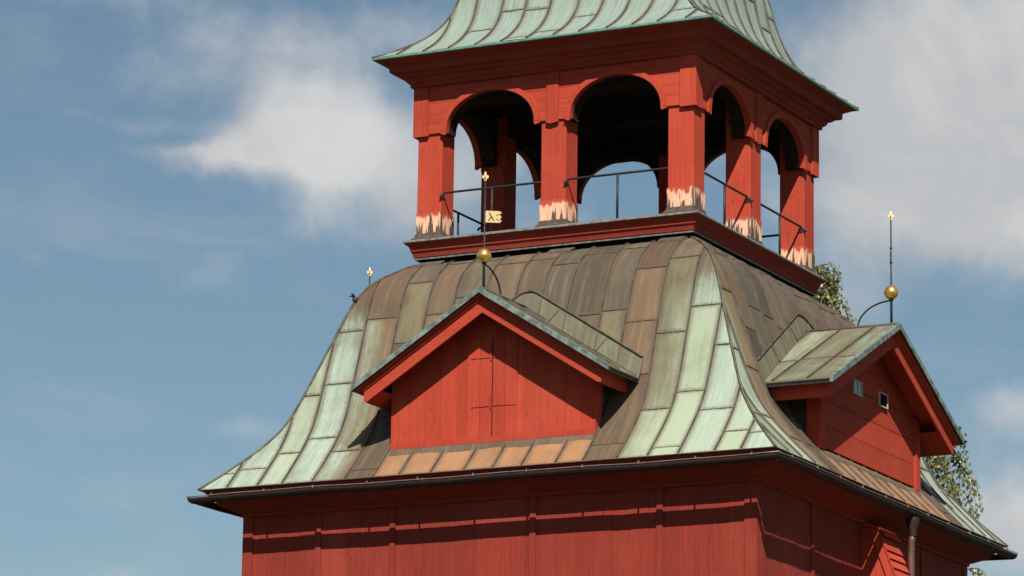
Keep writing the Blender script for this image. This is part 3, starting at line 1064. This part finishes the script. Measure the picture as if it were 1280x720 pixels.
for k in range(4):
    for cx in (-0.91, 0.91):
        xf = rotz(k)
        mb = MB(['red_x' if k in (0, 2) else 'red_y', 'dark'], xf)
        xl, xr = (-2.0, -0.001) if cx < 0 else (0.001, 2.0)
        yo, yi = -2.028, -1.76
        P = arch_pts(cx, AH, AR)
        # front: horizontal boards above the arch, sliced so each board has its own tint
        zc = [ZS, 13.97, 14.11, 14.25, 14.40, ZT]
        tn = [(rnd.random(), 0, 0) for _ in zc]

        def arch_z(x):
            u = max(-1, min(1, (x - cx) / AH))
            return ZS + AR * (math.sqrt(max(0.0, 1 - u * u))) ** 0.92 if abs(x - cx) < AH else ZS
        xs = sorted(set([xl, xr] + [p_[0] for p_ in P]))
        for a, b in zip(xs, xs[1:]):
            for j in range(len(zc) - 1):
                za0, za1 = max(zc[j], arch_z(a)), max(zc[j], arch_z(b))
                t0, t1 = zc[j + 1] - 0.003, zc[j + 1] - 0.003
                za0, za1 = min(za0, t0), min(za1, t1)
                if za0 >= t0 - 1e-5 and za1 >= t1 - 1e-5:
                    continue
                dd = 0.002 * (j % 2)
                mb.face([(a, yo - dd, za0), (b, yo - dd, za1), (b, yo - dd, t1), (a, yo - dd, t0)], 0, tn[j])
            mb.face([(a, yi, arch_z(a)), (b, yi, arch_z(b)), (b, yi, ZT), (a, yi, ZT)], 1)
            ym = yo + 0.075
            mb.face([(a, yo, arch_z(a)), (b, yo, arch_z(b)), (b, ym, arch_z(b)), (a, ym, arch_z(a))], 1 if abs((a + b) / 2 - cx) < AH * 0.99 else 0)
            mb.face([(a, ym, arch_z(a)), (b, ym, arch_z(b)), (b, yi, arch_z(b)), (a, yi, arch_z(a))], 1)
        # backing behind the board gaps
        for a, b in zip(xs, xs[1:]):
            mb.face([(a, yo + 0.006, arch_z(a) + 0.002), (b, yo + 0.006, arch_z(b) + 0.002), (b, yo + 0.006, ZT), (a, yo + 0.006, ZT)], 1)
        ar = mb.build('arch_panel', tower)
        tr = MB(['red_x' if k in (0, 2) else 'red_y', 'red'], xf)
        O = arch_pts(cx, AH + 0.072, AR + 0.062)
        I = arch_pts(cx, AH - 0.006, AR - 0.005)
        y0, y1 = -2.058, -2.024
        for i in range(len(O) - 1):
            tt = (0.55 + 0.1 * rnd.random(), 0, 0)
            tr.face([(I[i][0], y0, I[i][1]), (I[i + 1][0], y0, I[i + 1][1]), (O[i + 1][0], y0, O[i + 1][1]), (O[i][0], y0, O[i][1])], 1, tt)
            tr.face([(O[i][0], y0, O[i][1]), (O[i + 1][0], y0, O[i + 1][1]), (O[i + 1][0], y1, O[i + 1][1]), (O[i][0], y1, O[i][1])], 1, tt)
            tr.face([(I[i][0], y0, I[i][1]), (I[i][0], -1.965, I[i][1]), (I[i + 1][0], -1.965, I[i + 1][1]), (I[i + 1][0], y0, I[i + 1][1])], 1, tt)
        for s in (-1, 1):
            xa, xb = sorted((cx + s * (AH - 0.006), cx + s * (AH + 0.072)))
            tr.prism([(xa, ZS + 0.004), (xb, ZS + 0.004), (xb, ZS - 0.025), ((xa + xb) / 2 - s * 0.02, ZS - 0.045), (xa, ZS - 0.02)], y0, y1, 'y', 1)
        tr.build('arch_trim', ar)
# pilasters over the posts
for k in range(4):
    mb = MB(['red'], rotz(k))
    mb.prism([(-0.087, ZS - 0.035), (-0.02, ZS - 0.055), (0.087, ZS - 0.035), (0.087, ZT - 0.02), (-0.087, ZT - 0.02)], -2.052, -2.02, 'y', 0)
    mb.build('pilaster', tower)
    mb = MB(['red'], rotz(k))
    mb.box(2.0 - 0.17, 2.0 + 0.052, -2.052, -2.02, ZS - 0.03, ZT - 0.02)
    mb.box(2.02, 2.052, -2.02, -2.0 + 0.17, ZS - 0.03, ZT - 0.02)
    mb.build('corner_pilaster', tower)

# ---- top cornice and dark ceiling
mb = MB(['wall'])  # darker red again: shade below the eave painted into the cornice
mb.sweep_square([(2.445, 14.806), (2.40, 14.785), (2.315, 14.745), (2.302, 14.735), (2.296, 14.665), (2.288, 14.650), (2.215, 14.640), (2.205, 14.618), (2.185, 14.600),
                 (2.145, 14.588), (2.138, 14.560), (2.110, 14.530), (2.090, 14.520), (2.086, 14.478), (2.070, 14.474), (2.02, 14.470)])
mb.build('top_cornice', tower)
mb = MB(['dark'])
for i in range(12):
    mb.box(-1.90 + 0.3167 * i, -1.90 + 0.3167 * (i + 1) - 0.006, -1.90, 1.90, 14.50 + rnd.uniform(0, 0.01), 14.58)
mb.build('belfry_ceiling', tower)
for y in (-1.70, 0.0, 1.70):
    mb = MB(['dark'])
    mb.box(-1.72, 1.72, y - 0.10, y + 0.10, 14.25, 14.495)
    mb.build('ceiling_beam', tower)

# ---- iron railings between the posts
for k in range(4):
    for x0, x1 in ((-1.64, -0.18), (0.18, 1.64)):
        xf = rotz(k)
        if k in (1, 2):           # the fixing hook sits at the far end on these sides
            x0, x1 = x1, x0
        sg = 1 if x1 > x0 else -1
        mb = MB(['iron'], xf)
        y = -1.955
        zr_ = 13.025
        mb.tube([(x0 + 0.0, y - 0.075, zr_ - 0.075), (x0 + sg * 0.015, y - 0.07, zr_ - 0.06), (x0 - sg * 0.01, y - 0.035, zr_ - 0.03), (x0 + 0.0, y, zr_ - 0.004), (x0 + sg * 0.03, y, zr_),
                 (x1 - sg * 0.03, y, zr_), (x1, y, zr_ - 0.004)], 0.0158, 8)
        ra = mb.build('railing', tower)
        b_ = MB(['iron'], xf)
        b_.tube([((x0 + x1) / 2, y, 12.40), ((x0 + x1) / 2, y, zr_)], 0.0158, 8)
        b_.build('railing_post', ra)
        b_ = MB(['iron'], xf)
        b_.tube([(x0 + sg * 0.01, y, zr_ - 0.01), (x0 + sg * 0.004, y, zr_ - 0.04)], 0.012, 8)
        b_.box(min(x0 - sg * 0.001, x0 + sg * 0.012), max(x0 - sg * 0.001, x0 + sg * 0.012), y - 0.03, y + 0.03, zr_ - 0.075, zr_ - 0.02)
        b_.build('wall_hook', ra)


# ------------------------------------------------------------------ weather vanes
def weather_vane(loc, rot, flag_rot, label):
    root = bpy.data.objects.new('weather_vane', None)
    col.objects.link(root)
    root.location = loc
    root.rotation_euler = (0, 0, rot)
    tag(root, label, 'weather vane', 'gilded weather vanes on the dormer ridges')
    mb = MB(['iron'])
    mb.tube([(0, 0, -0.05), (0, 0, 0.42), (0, 0, 0.46), (0, 0, 1.41)], [0.017, 0.017, 0.012, 0.009], 10)
    for z in (0.83, 1.02):
        mb.lathe((0, 0, z), [(0.009, -0.014), (0.018, -0.008), (0.018, 0.008), (0.009, 0.014)], 12)
    mb.lathe((0, 0, 0.335), [(0.016, -0.02), (0.03, -0.01), (0.03, 0.01), (0.016, 0.02)], 12)
    mb.build('rod', root)
    mb = MB(['gold'])
    prof = []
    for i in range(25):
        a = -math.pi / 2 + math.pi * i / 24
        rr = 0.092 * (1.0 if abs(i - 12) > 1 else 1.025)
        prof.append((max(0.002, rr * math.cos(a)), 0.43 + 0.092 * math.sin(a)))
    mb.lathe((0, 0, 0), prof, 32)
    mb.build('ball', root)
    mb = MB(['iron'])
    pts = []
    for i in range(13):
        a = math.pi / 2 * i / 12
        pts.append((0, 0.47 * math.sin(a), 0.335 - 0.335 * (1 - math.cos(a)) - 0.01))
    mb.tube(pts, 0.0115, 8)
    mb.build('brace', root)
    # pierced flag
    mb = MB(['leafgold'])
    fr = Matrix.Rotation(flag_rot - rot, 4, 'Z')
    W_, H_ = 0.215, 0.15
    nx, nz = 43, 30

    def solid(u, v):          # u along the flag 0..1, v up 0..1
        if u > 0.80:
            # three wavy tongues
            vv = (v * 3.0) % 1.0
            if (u - 0.80) / 0.20 > 0.35 + 1.3 * min(vv, 1 - vv):
                return False
        for (ax, ay, bx, by, wd) in ((0.22, 0.80, 0.52, 0.16, 0.05), (0.38, 0.50, 0.20, 0.18, 0.05), (0.66, 0.62, 0.90, 0.74, 0.035), (0.68, 0.30, 0.86, 0.18, 0.04)):
            px_, py_ = u * 1.43, v
            axx, bxx = ax * 1.43, bx * 1.43
            dx_, dy_ = bxx - axx, by - ay
            t_ = max(0, min(1, ((px_ - axx) * dx_ + (py_ - ay) * dy_) / (dx_ * dx_ + dy_ * dy_)))
            if math.hypot(px_ - axx - dx_ * t_, py_ - ay - dy_ * t_) < wd:
                return False
        return True
    cell = [[solid((i + .5) / nx, (j + .5) / nz) for j in range(nz)] for i in range(nx)]
    th = 0.004
    for i in range(nx):
        for j in range(nz):
            if not cell[i][j]:
                continue
            x0, x1 = 0.012 + W_ * i / nx, 0.012 + W_ * (i + 1) / nx
            sag = lambda x: -0.10 * x
            z0, z1 = 0.935 - H_ / 2 + H_ * j / nz, 0.935 - H_ / 2 + H_ * (j + 1) / nz
            c = [(x0, z0 + sag(x0)), (x1, z0 + sag(x1)), (x1, z1 + sag(x1)), (x0, z1 + sag(x0))]
            mb.face([fr @ Vector((a, -th, b)) for a, b in c])
            mb.face([fr @ Vector((a, th, b)) for a, b in reversed(c)])
            for di, dj, e0, e1 in ((-1, 0, 3, 0), (1, 0, 1, 2), (0, -1, 0, 1), (0, 1, 2, 3)):
                ii, jj = i + di, j + dj
                if not (0 <= ii < nx and 0 <= jj < nz) or not cell[ii][jj]:
                    a, b = c[e0], c[e1]
                    mb.face([fr @ Vector((a[0], -th, a[1])), fr @ Vector((a[0], th, a[1])), fr @ Vector((b[0], th, b[1])), fr @ Vector((b[0], -th, b[1]))])
    mb.build('flag', root)
    # three-lobed leaf at the tip, as two crossed plates
    mb = MB(['leafgold'])
    lobe = [(-0.016, 1.395), (0.016, 1.395), (0.020, 1.425), (0.048, 1.440), (0.052, 1.470), (0.034, 1.482), (0.022, 1.470), (0.016, 1.500), (0.0, 1.535),
            (-0.016, 1.500), (-0.022, 1.470), (-0.034, 1.482), (-0.052, 1.470), (-0.044, 1.440), (-0.020, 1.425)]
    lobe = [(a * 0.82, 1.395 + (b - 1.395) * 0.85) for a, b in lobe]
    for a in (0.35, 0.35 + math.pi / 2):
        rm = Matrix.Rotation(a - rot, 4, 'Z')
        b2 = MB(['gold'])
        b2.prism(lobe, -0.008, 0.008, 'y')
        off = len(mb.v)
        mb.v.extend([rm @ v for v in b2.v])
        mb.f.extend([([off + q for q in f[0]], *f[1:]) for f in b2.f])
    mb.build('leaf_finial', root)
    return root


weather_vane((0, -3.90, 11.17), 0.0, 0.15, 'gilded weather vane with pierced flag above the front dormer with the boarded hatch')
weather_vane((3.90, 0.02, 11.17), R(90), R(115), 'weather vane seen edge on against the clouds above the right dormer with two small windows')
weather_vane((-3.80, 0.0, 11.12), R(-90), R(115), 'weather vane mostly hidden behind the left edge of the bell roof, gilded tip showing')

# dark tuft on the left hip
mb = MB(['iron'])
rr = random.Random(3)
for i in range(6):
    a = rr.uniform(2.2, 4.6)
    ln = rr.uniform(0.06, 0.10)
    p0 = Vector((0, 0, 0))
    p2 = Vector((math.cos(a) * ln, math.sin(a) * ln, rr.uniform(0.03, 0.10)))
    mb.tube([p0, p2 * 0.55 + Vector((0, 0, 0.02)), p2], [0.012, 0.011, 0.003], 6)
mb.lathe((0, 0, 0), [(0.0, 0.035), (0.03, 0.02), (0.04, -0.01), (0.03, -0.04)], 10)
tf = mb.build('twig_tuft')
tf.location = (-2.575, -2.575, 11.545)
tag(tf, 'small dark tuft of twigs on the left edge of the lower copper roof', 'twigs')

# ------------------------------------------------------------------ birch behind the tower
bm_, bt, bp = new_mat('birch_leaf')
ba = bt.node('ShaderNodeAttribute', attribute_name='tint')
br_, bg_, bb_ = bt.sep(ba.outputs['Color'])
lc = bt.mix(br_, (0.075, 0.105, 0.028), (0.230, 0.220, 0.070))
lc = bt.mix(bt.math('MULTIPLY', bg_, 0.6), lc, (0.36, 0.29, 0.11))
bt.put(bp.inputs['Base Color'], lc)
bp.inputs['Roughness'].default_value = 0.45
tl = bt.node('ShaderNodeBsdfTranslucent')
bt.put(tl.inputs[0], bt.mix(0.5, lc, (0.16, 0.20, 0.03)))
ms = bt.node('ShaderNodeMixShader')
ms.inputs[0].default_value = 0.3
bt.l.new(bp.outputs[0], ms.inputs[1])
bt.l.new(tl.outputs[0], ms.inputs[2])
bt.l.new(ms.outputs[0], bt.n['Material Output'].inputs[0])
M['leaf'] = bm_
M['bark'] = plain('birch_bark', (0.42, 0.38, 0.33), 0.8, 0, 5, 0.0, 0.2, (1, 1, 5), (0.06, 0.05, 0.045))
M['twig'] = plain('birch_twig', (0.055, 0.036, 0.028), 0.8, 0, 9, 0.4, 0.2)


def birch():
    rr = random.Random(21)
    bx, by = -3.65, 15.2
    tr = bpy.data.objects.new('birch_tree', None)
    tr.location = (bx, by, GROUND)
    col.objects.link(tr)
    tag(tr, 'weeping birch with sparse yellowish leaves standing behind the bell tower', 'tree')
    top = 16.2 - GROUND
    tk = MB(['bark'])
    n = 24
    cx = lambda z: 0.16 * math.sin(z * 0.45)
    cy = lambda z: 0.14 * math.cos(z * 0.38)
    tk.tube([(cx(top * .965 * i / n), cy(top * .965 * i / n), top * .965 * i / n) for i in range(n + 1)], [0.24 * (1 - 0.95 * i / n) + 0.008 for i in range(n + 1)], 12)
    tk.build('trunk', tr)
    lb, lf = MB(['twig']), MB(['leaf'])

    def leaf(p, dr):
        ln = rr.uniform(0.055, 0.10)
        ax = Vector((rr.gauss(0, 0.5), rr.gauss(0, 0.5), -1.0)).normalized()
        sd_ = ax.cross(Vector((rr.gauss(0, 1), rr.gauss(0, 1), rr.gauss(0, 0.4)))).normalized() * ln * 0.36
        q = p + ax * ln * 0.42
        lf.face([p, q + sd_, p + ax * ln, q - sd_], 0, (rr.random(), rr.random() ** 3, 0))

    def strand(p, ln, out):
        pts = [p]
        v = Vector((out.x, out.y, 0.1)) * 0.8
        st = 0.09
        q = p.copy()
        for i in range(int(ln / st)):
            v = v * 0.80 + Vector((rr.gauss(0, 0.10), rr.gauss(0, 0.10), -0.30))
            q = q + v.normalized() * st
            pts.append(q.copy())
            for _ in range(rr.choice((2, 3, 4, 5))):
                leaf(q + Vector((rr.gauss(0, 0.035), rr.gauss(0, 0.035), rr.gauss(0, 0.035))), v)
        if len(pts) > 1:
            lb.tube(pts, [0.006 - 0.004 * i / len(pts) for i in range(len(pts))], 4, cap=False)

    def radius(zz):        # crown half width by height above ground
        t = (top - zz) / top
        T = ((0.0, 0.10), (0.03, 0.24), (0.065, 0.34), (0.105, 1.5), (0.140, 2.25), (0.20, 2.7), (0.28, 2.85), (0.33, 3.1), (1.0, 2.9))
        for (a, ra), (b, rb) in zip(T, T[1:]):
            if t <= b:
                return ra + (rb - ra) * (t - a) / (b - a)
        return 2.6

    for i in range(250):
        zz = top - (top - 4.5) * (i / 250.0) ** 1.15 - 0.25
        a = i * 2.39996 + rr.uniform(-0.4, 0.4)
        rad = max(0.2, radius(zz)) * rr.uniform(0.80, 1.04)
        p0 = Vector((cx(zz), cy(zz), zz - 0.55 * rad))
        dr = Vector((math.cos(a), math.sin(a), 0))
        pts = []
        for q in range(9):
            u = q / 8
            pts.append(p0 + dr * rad * u + Vector((rr.gauss(0, .03), rr.gauss(0, .03), rad * (0.75 * u - 0.25 * u * u))))
        lb.tube(pts, [0.035 * (1 - u / 9.5) * min(1.0, rad / 1.2) + 0.004 for u in range(9)], 6, cap=False)
        for q in range(2, 9):
            for _ in range(5 if rad > 0.8 else 1):
                da = a + rr.gauss(0, 0.9)
                strand(pts[q] + Vector((rr.gauss(0, .05), rr.gauss(0, .05), 0)), rr.uniform(0.25, 0.95) * (1.0 if rad > 0.8 else 0.6), Vector((math.cos(da), math.sin(da), 0)))
    lb.build('branches', tr)
    lf.build('crown', tr)


birch()
